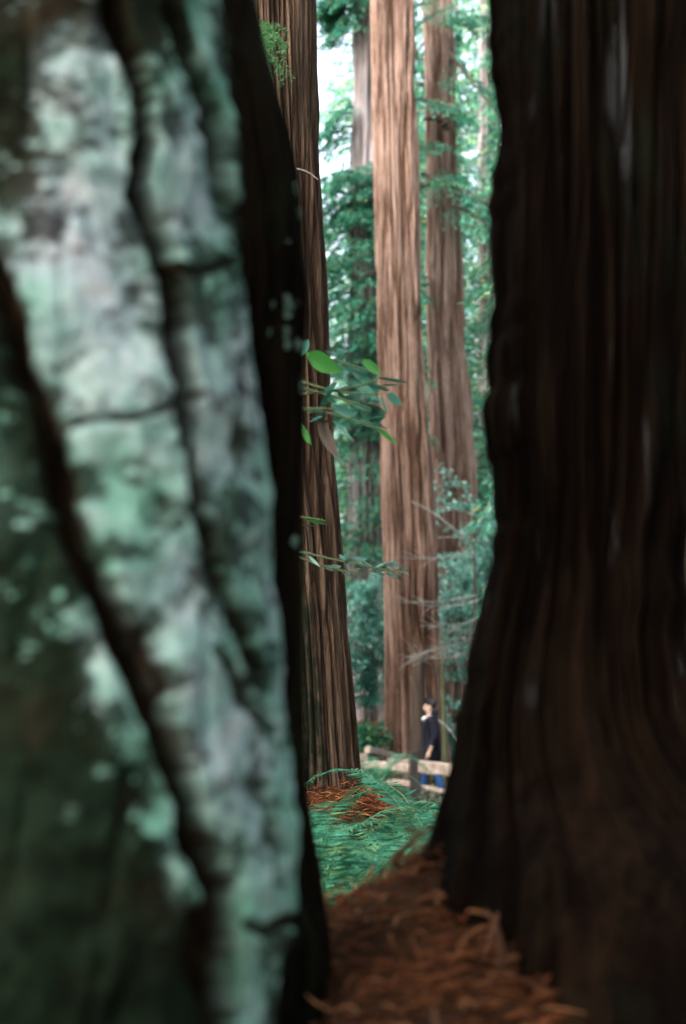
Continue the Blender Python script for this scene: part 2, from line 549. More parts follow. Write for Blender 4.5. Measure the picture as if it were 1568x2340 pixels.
def lichen_post(V, at, TH, Z):
    X, Y, Zz = V[..., 0], V[..., 1], V[..., 2]
    dep = Y * CP + Zz * SP
    u = 784 + X / dep / K
    v = 1169.5 - (-Y * SP + Zz * CP) / dep / K
    frontw = sstep(.25, -.1, np.sin(TH))
    w = 40 * fbm(X * 13, Zz * 13, Y * 3, 31, 4)
    du, dv = u + w, v + 20 * noise(X * 11, Zz * 11, 0, 37)
    cut = np.zeros_like(u); fis = np.zeros_like(u)
    for pl, hw, dp in FISS:
        d = seg_dist(du, dv, pl)
        k = np.exp(-(d / (hw * 1.05)) ** 4)
        cut = np.maximum(cut, dp * k)
        fis = np.maximum(fis, np.exp(-(d / (hw * 1.2)) ** 4))
    cut = cut * frontw
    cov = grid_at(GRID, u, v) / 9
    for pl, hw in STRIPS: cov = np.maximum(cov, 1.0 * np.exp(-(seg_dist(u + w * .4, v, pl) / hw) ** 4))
    cov = cov - .30 * sstep(1250, 1750, v) * sstep(40, -120, u - 330 - (v - 1700) * .32) - .25 * sstep(420, 0, v) * sstep(140, 0, u)  # thins lichen lower left, putting part of its shade into the colour
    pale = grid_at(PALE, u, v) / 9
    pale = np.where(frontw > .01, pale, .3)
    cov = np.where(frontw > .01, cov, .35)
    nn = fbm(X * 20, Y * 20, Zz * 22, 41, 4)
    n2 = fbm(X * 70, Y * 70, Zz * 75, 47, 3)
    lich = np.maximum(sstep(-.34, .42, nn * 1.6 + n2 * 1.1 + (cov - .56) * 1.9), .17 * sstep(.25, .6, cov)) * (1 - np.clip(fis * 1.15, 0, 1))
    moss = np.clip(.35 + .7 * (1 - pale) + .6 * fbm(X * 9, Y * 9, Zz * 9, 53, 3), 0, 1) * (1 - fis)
    lumps = .013 * fbm(X * 16, Y * 16, Zz * 13, 61, 3) + .003 * nn
    dr = lumps - cut
    V = V.copy()
    V[..., 0] += dr * np.cos(TH); V[..., 1] += dr * np.sin(TH)
    at = {'ridge': at['ridge'], 'lichen': np.clip(lich, 0, 1), 'pale': pale, 'moss': moss}
    return V, at


LT = thing('lichen_tree', 'massive leaning trunk with deep dark fissures and pale green lichen all over its bark', 'tree', (-.45, 2.3, -.6))
prof = [(-60, -330, 490), (0, -330, 500), (200, -330, 521), (400, -330, 535), (600, -330, 548), (800, -330, 562), (1000, -340, 588), (1300, -350, 612), (1600, -370, 632),
        (1800, -390, 658), (1950, -410, 672), (2080, -430, 672), (2140, -435, 652), (2200, -445, 628), (2339, -460, 608)]
TA = Trunk(prof, 2.2, 12, -1.0)
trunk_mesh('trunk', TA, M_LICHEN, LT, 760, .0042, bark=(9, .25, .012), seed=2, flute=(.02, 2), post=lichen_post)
prof = [(-60, 240, 575), (0, 250, 588), (100, 255, 606), (200, 260, 636), (300, 270, 660), (400, 280, 676), (500, 300, 688), (640, 320, 702), (720, 320, 700), (800, 320, 692), (1000, 330, 690), (1300, 350, 690),
        (1600, 380, 692), (1780, 390, 696), (1900, 390, 714), (2050, 380, 746), (2120, 370, 762), (2339, 340, 750)]
TB = Trunk(prof, 2.95, 11, -1.0)
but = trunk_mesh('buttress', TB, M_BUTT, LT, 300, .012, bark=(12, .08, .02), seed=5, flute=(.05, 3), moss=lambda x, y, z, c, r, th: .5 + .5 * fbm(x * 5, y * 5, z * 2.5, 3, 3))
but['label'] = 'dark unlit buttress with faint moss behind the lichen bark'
# a few lichen rosettes on the buttress
mb = MB()
for u, v, s in [(660, 725, .021), (645, 735, .024), (672, 800, .020), (640, 795, .025), (655, 795, .018), (665, 450, .012), (675, 500, .010), (640, 580, .012), (655, 590, .014), (668, 1245, .014), (690, 890, .012)]:
    p = px(u, v, 2.95)
    cx, rr = TB.at(p[2]); x = px(u, v, 2.78)[0]
    c = np.clip((x - cx) / rr, -.97, .97)
    th = -math.acos(c)
    for k in range(14):
        t2 = th + random.gauss(0, .3) * s / rr * 2
        q = np.array((cx + rr * 1.015 * math.cos(t2), 2.95 + rr * 1.015 * math.sin(t2), p[2] + random.gauss(0, s * .5)))
        nrm = np.array((math.cos(t2), math.sin(t2), 0)); a = norm(np.cross(nrm, RNG.normal(size=3)) + nrm * .4)
        mb.add(leaves(q[None] - a * s * .4, a[None], np.cross(nrm, a)[None], [s], [s * .8]))
mb.build('lichen_spots', leaf_mat('lichen_rosette', (.12, .22, .17), (.22, .34, .28), .1, .9, .1), but)['kind'] = 'stuff'

# ------------------------------------------------------------------ charred tree, right
CT = thing('charred_tree', 'near black charred trunk with faint silver streaks flaring wide over the brown litter', 'tree', (.75, 3.25, -.4))
prof = [(-60, 1118, 1585), (0, 1122, 1585), (100, 1127, 1585), (250, 1137, 1585), (400, 1140, 1585), (600, 1141, 1582), (700, 1138, 1580), (850, 1135, 1578), (950, 1134, 1576), (1022, 1134, 1575), (1100, 1137, 1574), (1180, 1134, 1574), (1240, 1130, 1564), (1290, 1126, 1561),
        (1380, 1111, 1574), (1460, 1098, 1564), (1540, 1080, 1582), (1620, 1063, 1600), (1700, 1050, 1640), (1760, 1038, 1690), (1820, 1021, 1760), (1880, 1004, 1850), (1940, 985, 1960), (2050, 960, 2060), (2200, 920, 2160), (2339, 880, 2220)]
def char_post(V, at, TH, Z):
    m = sstep(-.55, -.95, np.cos(TH))
    zc = px(1118, 980, 3.25)[2]
    dr = .020 * np.exp(-((Z - zc) / .075) ** 6) + .004 * noise(Z * 6, 0, 0, 77) + .005 * noise(Z * 25, 0, 0, 78)
    V = V.copy()
    V[..., 0] += m * dr * np.cos(TH); V[..., 1] += m * dr * np.sin(TH)
    return V, at


TG = Trunk(prof, 3.25, 14, -1.2)
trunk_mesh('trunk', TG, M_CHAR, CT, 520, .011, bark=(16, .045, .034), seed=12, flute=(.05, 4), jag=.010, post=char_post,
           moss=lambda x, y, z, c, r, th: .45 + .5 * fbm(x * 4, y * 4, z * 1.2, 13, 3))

# ------------------------------------------------------------------ red fibrous trunk beside the lichen tree
RT = thing('redwood_tree', 'reddish brown fissured trunk right against the lichen tree with a green sprout high on it', 'tree', tuple(px(735, 1770, 9.0)))
prof = [(-60, 500, 711), (0, 505, 713), (200, 515, 717), (400, 530, 728), (600, 545, 739), (800, 560, 747), (1000, 565, 757), (1200, 570, 775), (1400, 575, 791), (1600, 580, 806), (1700, 578, 815), (1770, 570, 824), (1840, 550, 840)]
TR = Trunk(prof, 9.2, 22, -.9)
trunk_mesh('trunk', TR, M_RED, RT, 520, .017, bark=(19, .022, .06), seed=21, flute=(.05, 3),
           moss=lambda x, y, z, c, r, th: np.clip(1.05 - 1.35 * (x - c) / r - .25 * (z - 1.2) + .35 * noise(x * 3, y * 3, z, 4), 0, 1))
mb = MB(); tw = MB()
for k in range(16):      # drooping sprout of needles
    p0 = px(598 + random.uniform(-6, 8), random.uniform(40, 130), 8.78)
    p2 = px(random.uniform(615, 668), random.uniform(70, 200), 8.62)
    c = bez(p0, (p0 + p2) / 2 + (0, -.05, .05), p2, 16)
    tw.tube(c, .0018, 4)
    d = norm(np.gradient(c, axis=0))
    for s in (-1, 1):
        for rep in range(2):
            side = norm(np.cross(d, np.array([[0, -1., 0]]))) * s
            a = norm(d * .7 + side + RNG.normal(size=d.shape) * .25)
            mb.add(leaves(c + RNG.normal(size=c.shape) * .004, a, norm(np.cross(a, RNG.normal(size=a.shape) + (0, -1.5, 0))), RNG.uniform(.018, .035, 16), RNG.uniform(.005, .009, 16)))
sp = mb.build('sprout', M_SPROUT, RT)
tw.build('stem', M_STEM, sp)
mb = MB()
mb.tube(bez(px(678, 385, 8.86), px(705, 388, 8.78), px(727, 410, 8.75), 8), np.linspace(.006, .003, 8))
mb.build('twig', M_GREYTWIG, RT)

# ------------------------------------------------------------------ tall trunk in the middle
TT = thing('tall_redwood_tree', 'tall straight pale brown redwood trunk in the middle with its base left of the person', 'tree', tuple(px(965, 1745, 29)))
prof = [(-60, 849, 942), (0, 850, 943), (200, 852, 947), (400, 856, 955), (600, 859, 961), (800, 862, 967), (1000, 868, 979), (1200, 875, 990), (1400, 881, 1000), (1500, 885, 1006), (1600, 887, 1014), (1680, 888, 1020), (1740, 886, 1030), (1800, 882, 1040)]
TD = Trunk(prof, 29, 34, -1.6)
trunk_mesh('trunk', TD, M_TALL, TT, 640, .06, bark=(12, .022, .10), seed=33, flute=(.07, 4))

# ------------------------------------------------------------------ grey trunk to its right
GT = thing('grey_redwood_tree', 'grey brown redwood trunk with dark knot standing just right of the tallest middle trunk', 'tree', tuple(px(1030, 1500, 38)))
prof = [(-60, 968, 1030), (0, 969, 1032), (200, 973, 1040), (400, 974, 1046), (600, 976, 1055), (800, 979, 1063), (900, 981, 1071), (1000, 985, 1080), (1100, 987, 1086), (1300, 988, 1090), (1600, 985, 1096)]
TE = Trunk(prof, 38, 40, -1.5)
tr = trunk_mesh('trunk', TE, M_GREY, GT, 480, .09, bark=(9, .026, .12), seed=44, flute=(.07, 4))
mb = MB()
for k in range(26):
    p = px(1015 + random.gauss(0, 7), 272 + random.gauss(0, 9), 37.2); q = p + RNG.normal(size=3) * (.16, .1, .12)
    mb.tube(bez(p, (p + q) / 2 + (0, -.1, 0), q, 5), np.array([.02, .05, .06, .05, .01]), 5)
mb.build('knot', M_LIMB, GT)


def spray_leaves(mb, c, n, spread, L, W, droop=.3):
    """needle sprays round the polyline c: flat, drooping."""
    t = RNG.uniform(.12, 1, n)
    i = np.clip((t * (len(c) - 1)).astype(int), 0, len(c) - 2); fr = (t * (len(c) - 1) - i)[:, None]
    p = c[i] * (1 - fr) + c[i + 1] * fr
    d = norm(c[i + 1] - c[i])
    side = norm(np.cross(d, (0, 0, 1.))) * np.where(RNG.random(n) < .5, -1, 1)[:, None]
    q = RNG.random(n)[:, None]
    w = spread * (1.15 - .7 * t[:, None])
    p = p + side * q * w + d * q * w * .5 + np.array((0, 0, -1.)) * (q ** 2 * w * droop) + RNG.normal(size=(n, 3)) * spread * .06
    a = norm(side * .8 + d * .7 + np.array((0, 0, -.45)) * q + RNG.normal(size=(n, 3)) * .25)
    b = norm(np.cross(a, np.array((0, 0, 1.)) + RNG.normal(size=(n, 3)) * .55))
    mb.add(leaves(p, a, b, RNG.uniform(.6, 1.2, n) * L, RNG.uniform(.7, 1.2, n) * W))


fo, li = MB(), MB()
for (u0, v0, u1, v1, um, vm) in [(948, 228, 1052, 252, 1000, 226), (964, 398, 1150, 492, 1060, 425), (1028, 120, 1150, 270, 1080, 190), (1020, 60, 1120, 40, 1070, 30), (1040, 470, 1120, 520, 1080, 480), (985, 420, 900, 470, 940, 430)]:
    y = 37.2 if u0 > 980 else 36.6
    c = bez(px(u0, v0, y + .3), px(um, vm, y - .4), px(u1, v1, y - 1.2), 12)
    li.tube(c, np.linspace(.06, .02, 12), 5)
    spray_leaves(fo, c, 420, .85, .20, .055, .6)
for k in range(10):
    u0 = random.uniform(965, 1045); v0 = random.choice([20, 60, 110, 165, 330, 395, 420]) + random.uniform(-20, 20)
    p = px(u0, v0, 37.4)
    q = px(u0 + random.choice([-1, 1]) * random.uniform(20, 70), v0 + random.uniform(-5, 45), 36.3)
    c = bez(p, (p + q) / 2 + (0, 0, .15), q, 8)
    li.tube(c, np.linspace(.03, .01, 8), 4)
    spray_leaves(fo, c, 160, .6, .18, .05, .5)
crown(fo, li, M_NEEDLE, GT)

def high_crown(T, parent, z0, z1, n, R, ln, nleaf):
    fo, li = MB(), MB()
    for k in range(n):
        z = random.uniform(z0, z1); cx, rr = T.at(z); az = random.uniform(0, 2 * math.pi)
        d = np.array((math.cos(az), math.sin(az), 0)); L = R * (1 - (z - z0) / (z1 - z0) * .8) * random.uniform(.6, 1.1)
        p = np.array((float(cx), T.y, z)) + d * float(rr) * .8
        c = bez(p, p + d * L * .5 + (0, 0, .1 * L), p + d * L + (0, 0, -.2 * L), 8)
        li.tube(c, np.linspace(.05, .012, 8), 4)
        spray_leaves(fo, c, nleaf, .36 * L + .2, ln, ln * .3, .45)
    crown(fo, li, M_NEEDLE, parent)


high_crown(TD, TT, 19.5, 33, 70, 4.2, .26, 150)  # crowns above the view, added to shade the trunks below
high_crown(TR, RT, 9.5, 21, 60, 3.0, .22, 150)

# ------------------------------------------------------------------ pale trunk wrapped in green sprays
PT = thing('sprouting_redwood_tree', 'pale trunk wrapped in drooping green sprays between the red trunk and the tall middle trunk', 'tree', tuple(px(840, 1640, 36)))
prof = [(-60, 810, 890), (0, 808, 892), (200, 804, 895), (400, 800, 898), (600, 797, 900), (800, 794, 902), (1000, 795, 905), (1300, 797, 912), (1600, 797, 920), (1680, 794, 925)]
TC = Trunk(prof, 36, 40, -1.6)
trunk_mesh('trunk', TC, M_PALE, PT, 300, .1, bark=(5, .028, .10), seed=55, flute=(.06, 4))
fo, li = MB(), MB()
for k in range(330):
    v0 = random.choice([random.uniform(390, 1560), random.uniform(400, 1000)]) if k > 26 else random.uniform(-20, 110)
    z = px(840, v0, 36)[2]
    cx, rr = TC.at(z)
    th = -math.pi / 2 + random.uniform(-1.45, 1.15)
    p = np.array((cx + rr * math.cos(th), 36 + rr * math.sin(th), z))
    o = np.array((math.cos(th), math.sin(th), 0)) * random.uniform(.35, 1.1)
    q = p + o + (0, 0, random.uniform(-.5, -.05))
    c = bez(p, p + o * .5 + (0, 0, .12), q, 7)
    li.tube(c, np.linspace(.02, .006, 7), 4)
    spray_leaves(fo, c, 90, .46, .17, .05, .5)
for k in range(34):
    if k < 12: v0, w0, n0 = random.uniform(-40, 35), random.uniform(50, 95), 300
    else: v0, w0, n0 = random.choice([random.uniform(40, 130), random.uniform(230, 330), random.uniform(400, 640), random.uniform(400, 640)]), random.uniform(25, 90), 170
    p = px(806, v0 - 10, 35.9); q = px(806 - w0, v0 + random.uniform(0, 30), 35.9 + random.uniform(-.6, .6))
    c = bez(p, (p + q) / 2 + (0, 0, .2), q, 8)
    li.tube(c, np.linspace(.025, .006, 8), 4)
    spray_leaves(fo, c, n0, .55, .17, .05, .6)
crown(fo, li, M_NEEDLE, PT)

# thin pale trunk seen beside the charred tree
TP = thing('thin_redwood_tree', 'thin pale trunk partly hidden by the edge of the charred tree', 'tree', tuple(px(1112, 1200, 52)))
prof = [(-60, 1095, 1123), (300, 1094, 1124), (700, 1093, 1126), (1000, 1091, 1130), (1300, 1088, 1134), (1600, 1084, 1140)]
trunk_mesh('trunk', Trunk(prof, 52, 46, -1.0), M_PALE, TP, 120, .3, bark=(4, .03, .08), seed=66)


# ------------------------------------------------------------------ conifers beyond
def conifer(name, label, x, y, H, r0, nl, leaf_n, L, W, rad, mat, low=.06, seed=0, group=None):
    global RNG
    RNG = np.random.default_rng(100 + seed); rnd = random.Random(seed)
    z0 = float(gz(x, y))
    t = thing(name, label, 'tree', (x, y, z0 - .1), group)
    zt = np.linspace(0, H, 26)
    wob = .15 * noise(zt * .15, 0, 0, seed)
    pts = np.stack([x + wob, y + 0 * zt, z0 - .2 + zt], -1)
    tb = MB(); tb.tube(pts, r0 * (1 - zt / H) ** .8 + .02, 14)
    fo = MB()
    for k in range(nl):
        h = H * (low + (.99 - low) * rnd.random() ** 1.05)
        az = rnd.uniform(0, 2 * math.pi)
        ln = rad * (1 - (h / H)) ** .6 * rnd.uniform(.6, 1.15) + .4
        p = np.array((x + np.interp(h, zt, wob), y, z0 + h))
        d = np.array((math.cos(az), math.sin(az), 0))
        c = bez(p, p + d * ln * .55 + (0, 0, .12 * ln), p + d * ln + (0, 0, -.28 * ln), 9)
        tb.tube(c, np.linspace(.035 + .012 * ln, .008, 9), 4)
        spray_leaves(fo, c, int(leaf_n * (ln / rad + .3)), .36 * ln + .2, L, W, .45)
    o = tb.build('trunk', M_LIMB, t)
    fo.build('crown', mat, t)
    return t


LAB_FAR = 'tall conifer with feathery green crown in the wood beyond the trunks'
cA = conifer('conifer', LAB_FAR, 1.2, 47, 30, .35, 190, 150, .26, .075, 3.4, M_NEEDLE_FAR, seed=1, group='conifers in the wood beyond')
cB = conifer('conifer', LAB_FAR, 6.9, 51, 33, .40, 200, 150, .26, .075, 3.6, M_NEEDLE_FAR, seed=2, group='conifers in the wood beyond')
cC = conifer('conifer', LAB_FAR, 2.9, 44, 24, .26, 170, 140, .22, .065, 2.6, M_NEEDLE, seed=3, group='conifers in the wood beyond')


def place(src, x, y, rz, s=1.0):
    c = copy_tree(src)
    c.location = (x, y, float(gz(x, y)) - .1)
    c.rotation_euler = (0, 0, rz)
    c.scale = (s, s, s)
    return c


for src, x, y, rz, s in [(cA, -3.4, 56, 1, 1), (cB, 6.6, 58, 2, 1.05), (cC, 6.4, 46, 3, 1.1), (cA, 4.2, 78, 3, 1), (cB, 5.3, 63, 1.3, .9), (cA, 2.2, 72, 5, 1), (cC, 4.0, 54, 2.6, .8), (cA, 9.5, 52, 4, 1), (cB, -6.5, 50, 5, 1), (cC, -2.2, 47, .6, .55), (cB, 2.6, 66, 2.4, .95),
                         (cA, 12.5, 60, .7, 1.1), (cC, -9.0, 60, 1.9, 1.2), (cC, .2, 58, 4.2, .55), (cB, -12.5, 48, 3.2, 1), (cA, 16, 50, 5.1, 1), (cC, 7.6, 42, 2.2, 1)]:
    place(src, x, y, rz, s)
# conifers added unseen round and behind this spot to block sky and sun
k = 0
for x, y, s in [(-7, 3, 1), (-5, -3.5, 1), (-1, -6, 1.1), (3.5, -5, 1), (6.5, 0, 1.1), (7.5, 6, 1), (-8.5, 10, 1.1), (9, 13, 1), (-9, 17, 1), (8.5, 20, 1.1), (-8, 24, 1), (9.5, 27, 1),
                (-11, -4, 1.2), (-6, -11, 1.2), (2, -12, 1.2), (9, -9, 1.2), (13, 2, 1.2), (14, 11, 1.2), (-14, 6, 1.2), (-14, 15, 1.2), (15, 20, 1.2), (-14, 25, 1.2), (15, 30, 1.2), (-11, 34, 1.1), (11, 36, 1.1), (6.2, 12, .9), (-5.2, 16, .9), (5.2, 22, .9), (-4.6, 27, .9)]:
    c = place([cA, cB, cC][k % 3], x, y, k * 1.7, s); k += 1
    c['label'] = 'tall conifer added unseen around the wood for its shade, standing clear of the opening between the near trees'; c['group'] = 'conifers added for shade'


# ------------------------------------------------------------------ shrubs
def shrub(name, label, x, y, z, rx, ry, h, n, L, W, mat, seed, nst=9, group=None):
    r = np.random.default_rng(seed)
    t = thing(name, label, 'shrub', (x, y, z), group)
    mb, st = MB(), MB()
    tips = []
    for k in range(nst):
        a = r.uniform(0, 2 * np.pi); q = np.sqrt(r.random())
        e = np.array((x + rx * q * np.cos(a), y + ry * q * np.sin(a), z + h * r.uniform(.55, 1)))
        c = bez((x + r.normal() * .1, y + r.normal() * .1, z - .1), (x + rx * q * np.cos(a) * .4, y + ry * q * np.sin(a) * .4, z + h * .6), e, 9)
        st.tube(c, np.linspace(.018, .005, 9), 5)
        for j in range(7):
            i = r.integers(2, 9)
            d = norm(r.normal(size=3) * (1, 1, .45))
            ln = r.uniform(.2, .55) * max(rx, h * .4)
            cc = bez(c[i], c[i] + d * ln * .5 + (0, 0, .08), c[i] + d * ln, 6)
            st.tube(cc, np.linspace(.006, .003, 6), 4)
            tips.append(cc)
    per = max(1, n // len(tips))
    for cc in tips:
        tt = r.integers(0, 6, per)
        p = cc[tt] + r.normal(size=(per, 3)) * .05
        a = norm(r.normal(size=(per, 3)) * (1, 1, .5))
        b = norm(np.cross(a, np.array((0, 0, 1.)) + r.normal(size=(per, 3)) * .5))
        mb.add(leaves(p, a, b, r.uniform(.7, 1.3, per) * L, r.uniform(.7, 1.3, per) * W))
    mb.build('foliage', mat, t)
    st.build('stem', M_LIMB, t)
    return t


def shrub_px(name, label, u, vb, y, wpx, hpx, n, L, W, mat, seed, **kw):
    p = px(u, vb, y); s = y * K
    return shrub(name, label, p[0], y, p[2], wpx * s, wpx * s * .8, hpx * s, n, L, W, mat, seed, **kw)


shrub_px('huckleberry_shrub', 'tall pale teal shrub at the edge of the charred tree, below the thin pale trunk', 1105, 1640, 33, 55, 560, 5200, .11, .06, M_SHRUB, 1, nst=16)
shrub_px('huckleberry_shrub', 'pale shrub with bare grey twigs right of the base of the tall middle trunk', 1050, 1640, 31.5, 45, 370, 3600, .10, .055, M_SHRUB, 2, nst=12)
shrub_px('huckleberry_shrub', 'bright low shrub behind the person and the mossy sapling', 1040, 1800, 30.5, 42, 200, 2200, .10, .055, M_SHRUB, 3)
shrub_px('huckleberry_shrub', 'glossy shrub with pale top leaves just left of the tall middle trunk', 838, 1500, 33, 42, 180, 2600, .11, .06, M_SHRUB, 4)
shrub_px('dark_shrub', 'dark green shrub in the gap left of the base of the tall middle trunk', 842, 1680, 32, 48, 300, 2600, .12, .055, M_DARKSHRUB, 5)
shrub_px('dark_shrub', 'low green shrub behind the left fence rails', 850, 1780, 28.5, 45, 130, 1600, .11, .05, M_FERN, 6)
for k, (x, y, h) in enumerate([(6.5, 34, 3), (-4.5, 33, 2.6), (8.8, 30, 2.4), (-7.5, 30, 2.8)]):
    shrub('roadside_shrub' if 0 else 'huckleberry_shrub', ['shrub on the slope hidden behind the charred tree', 'shrub on the slope hidden behind the lichen tree', 'low shrub far right behind the charred tree', 'low shrub far left behind the lichen tree'][k],
          x, y, float(gz(x, y)), 1.5, 1.2, h, 1800, .13, .07, M_SHRUB, 20 + k)


# ------------------------------------------------------------------ thin saplings and dead branches
def stem_tree(name, label, pts, r0, r1, mat, cat='sapling'):
    t = thing(name, label, cat, tuple(pts[-1]))
    mb = MB(); mb.tube(np.array(pts), np.linspace(r1, r0, len(pts)), 8)
    mb.build('trunk', mat, t)
    return t


stem_tree('mossy_sapling', 'thin mossy green sapling trunk just behind the right shoulder of the person', [px(1010, 1480, 27.6), px(1013, 1560, 27.6), px(1015, 1650, 27.6), px(1018, 1740, 27.6), px(1020, 1830, 27.6)], .055, .040, M_MOSSTRUNK)
stem_tree('thin_sapling', 'thin dark sapling stem rising through the pale shrubs by the charred tree', [px(1083, 1240, 29.5), px(1085, 1320, 29.5), px(1084, 1400, 29.5), px(1088, 1480, 29.5), px(1090, 1640, 29.5)], .045, .02, M_LIMB)
stem_tree('short_stump', 'short dark broken trunk between the tall middle trunk and the person', [px(958, 1500, 27.9), px(956, 1560, 27.9), px(957, 1640, 27.9), px(956, 1730, 27.9), px(956, 1830, 27.9)], .19, .10, plain_mat('dark_bark', (.02, .013, .010), (.07, .05, .04), 12, .1, .9), 'stump')

DB = thing('dead_branch', 'bare bleached branch with many fine arching twigs across the foot of the tall middle trunk', 'branch', tuple(px(1100, 1480, 27)))
mb = MB()
rb = random.Random(5)
arcs = [((1105, 1478), (1000, 1520), (915, 1495)), ((1100, 1455), (1020, 1480), (918, 1505)), ((1095, 1370), (1000, 1405), (895, 1360)), ((1090, 1360), (1010, 1380), (905, 1375)),
        ((1110, 1430), (1050, 1460), (960, 1415)), ((1105, 1500), (1040, 1440), (1000, 1430)), ((1070, 1560), (1040, 1500), (1000, 1480)), ((1010, 1550), (980, 1510), (930, 1480)), ((1115, 1400), (1060, 1440), (990, 1420)),
        ((1085, 1262), (990, 1282), (905, 1272)), ((1110, 1520), (1060, 1475), (985, 1500)), ((1040, 1480), (980, 1470), (925, 1520))]
for a, b, c in arcs:
    y = 26.6 + rb.random()
    cc = bez(px(*a, y + .6), px(*b, y), px(*c, y - .3), 14)
    mb.tube(cc, np.linspace(.016, .005, 14), 5)
    for k in range(5):
        i = rb.randint(2, 11)
        d = cc[i + 1] - cc[i]
        e = cc[i] + norm(d) * rb.uniform(.2, .55) + np.array((0, rb.uniform(-.2, .2), rb.uniform(-.3, .25)))
        mb.tube(bez(cc[i], (cc[i] + e) / 2 + (0, 0, .04), e, 6), np.linspace(.008, .003, 6), 4)
mb.build('twigs', M_GREYTWIG, DB)
db2 = MB()
db2.tube(bez(px(940, 1145, 26.5), px(1000, 1170, 26.4), px(1062, 1232, 26.8), 10), np.linspace(.010, .025, 10), 5)
db2.tube(bez(px(1062, 1232, 26.8), px(1040, 1225, 26.6), px(1000, 1228, 26.6), 8), np.linspace(.018, .008, 8), 5)
o = db2.build('dead_branch', M_GREYTWIG, None, tuple(px(1062, 1232, 26.8)))
setp(o, 'single forked bare twig slanting across the lower right edge of the tall middle trunk', 'branch')
db3 = MB()
db3.tube(bez(px(1000, 1645, 26.9), px(1025, 1655, 26.8), px(1060, 1712, 26.8), 10), np.linspace(.012, .028, 10), 5)
db3.tube(bez(px(1025, 1670, 26.8), px(1045, 1660, 26.8), px(1058, 1640, 26.8), 8), np.linspace(.016, .008, 8), 5)
o = db3.build('dead_branch', M_GREYTWIG, None, tuple(px(1060, 1712, 26.8)))
setp(o, 'pale slanting twig at the back of the person in the navy jacket', 'branch')


# ------------------------------------------------------------------ leafy saplings in the gap
def broadleaf(name, label, y, stem, twigs, leafspec, mat):
    t = thing(name, label, 'sapling', tuple(px(*stem[-1], y + .15)))
    st = MB()
    st.tube(np.array([px(*p, y + .15) for p in stem]), np.linspace(.006, .011, len(stem)), 6)
    for tw_ in twigs:
        p = [px(u, v, y + (.15 if i == 0 else 0) - .05 * i) for i, (u, v) in enumerate(tw_)]
        st.tube(bez(p[0], p[1], p[2], 12), np.linspace(.006, .003, 12), 5)
    st.build('stem', M_STEM, t)
    V, F, n = [], [], 0
    V2, F2, n2 = [], [], 0
    bright = []
    rr = random.Random(3)
    for (u0, v0, u1, v1, w, tilt, kind) in leafspec:
        a, b = px(u0, v0, y), px(u1, v1, y - .05 + rr.uniform(-.04, .04))
        ax = b - a; L = np.linalg.norm(ax); ax = ax / L
        up = np.array((0, -math.sin(tilt), math.cos(tilt)))
        sd = norm(np.cross(ax, np.cross(up, ax) * 0 + np.array((0, math.cos(tilt), math.sin(tilt)))))
        nr = np.cross(ax, sd)
        prof_ = [(0, .04), (.12, .5), (.3, .92), (.5, 1), (.7, .8), (.88, .4), (1, .02)]
        vs = []
        for s_, wd in prof_:
            m_ = a + ax * L * s_ - np.array((0, 0, 1.)) * (L * .12 * s_ ** 2)
            hw = w * K * y * .42 * wd
            vs += [m_ - sd * hw + nr * hw * .25, m_, m_ + sd * hw + nr * hw * .25]
        fs = []
        for i in range(len(prof_) - 1):
            q = i * 3
            fs += [[q, q + 1, q + 4, q + 3], [q + 1, q + 2, q + 5, q + 4]]
        if kind == 'b': bright.append((vs, fs)); continue
        if kind == 'd': V2 += vs; F2 += [[x + n2 for x in f] for f in fs]; n2 += len(vs)
        else: V += vs; F += [[x + n for x in f] for f in fs]; n += len(vs)
    mesh_obj('leaves', V, F, mat, t)
    for vs, fs in bright:
        mesh_obj('leaf', vs, fs, M_BRIGHT, t)['label'] = 'bright yellow green leaf'
    if V2:
        d = mesh_obj('dead_leaf', V2, F2, M_DEAD, t)
        d['label'] = 'limp brown dead leaf'
    return t


upper = [(700, 810, 782, 838, 56, .5, 'b'), (705, 775, 690, 808, 20, .6, 'g'), (740, 800, 790, 812, 22, 1.3, 'g'), (828, 822, 872, 848, 28, .5, 'b'), (862, 862, 935, 866, 18, 1.2, 'g'), (870, 880, 915, 870, 18, 1.3, 'g'),
         (820, 872, 868, 905, 34, .7, 'g'), (730, 895, 765, 890, 16, 1.1, 'g'), (770, 890, 820, 880, 20, .9, 'g'), (790, 905, 850, 930, 36, .8, 'g'), (755, 925, 830, 950, 30, .8, 'g'), (800, 930, 850, 960, 26, .9, 'g'),
         (830, 965, 880, 948, 20, 1.1, 'g'), (806, 995, 858, 980, 22, 1.1, 'g'), (858, 975, 908, 1008, 16, .6, 'b'), (850, 960, 890, 975, 20, .9, 'g'), (690, 975, 712, 1010, 22, .7, 'b'), (690, 965, 705, 985, 14, 1.1, 'g'),
         (760, 960, 810, 1000, 18, .9, 'g'), (800, 840, 840, 870, 22, .8, 'g'), (870, 905, 885, 935, 14, .8, 'g'), (775, 850, 800, 870, 16, 1.0, 'g'),
         (728, 962, 776, 1038, 44, .9, 'd'), (700, 950, 775, 962, 12, 1.2, 'd')]
ru = random.Random(19)
for k in range(30):
    u, v = ru.gauss(815, 38), ru.gauss(905, 42)
    upper.append((u, v, u + ru.choice([-1, 1, 1]) * ru.uniform(24, 46), v + ru.uniform(-6, 30), ru.uniform(20, 34), ru.uniform(.5, 1.2), 'g'))
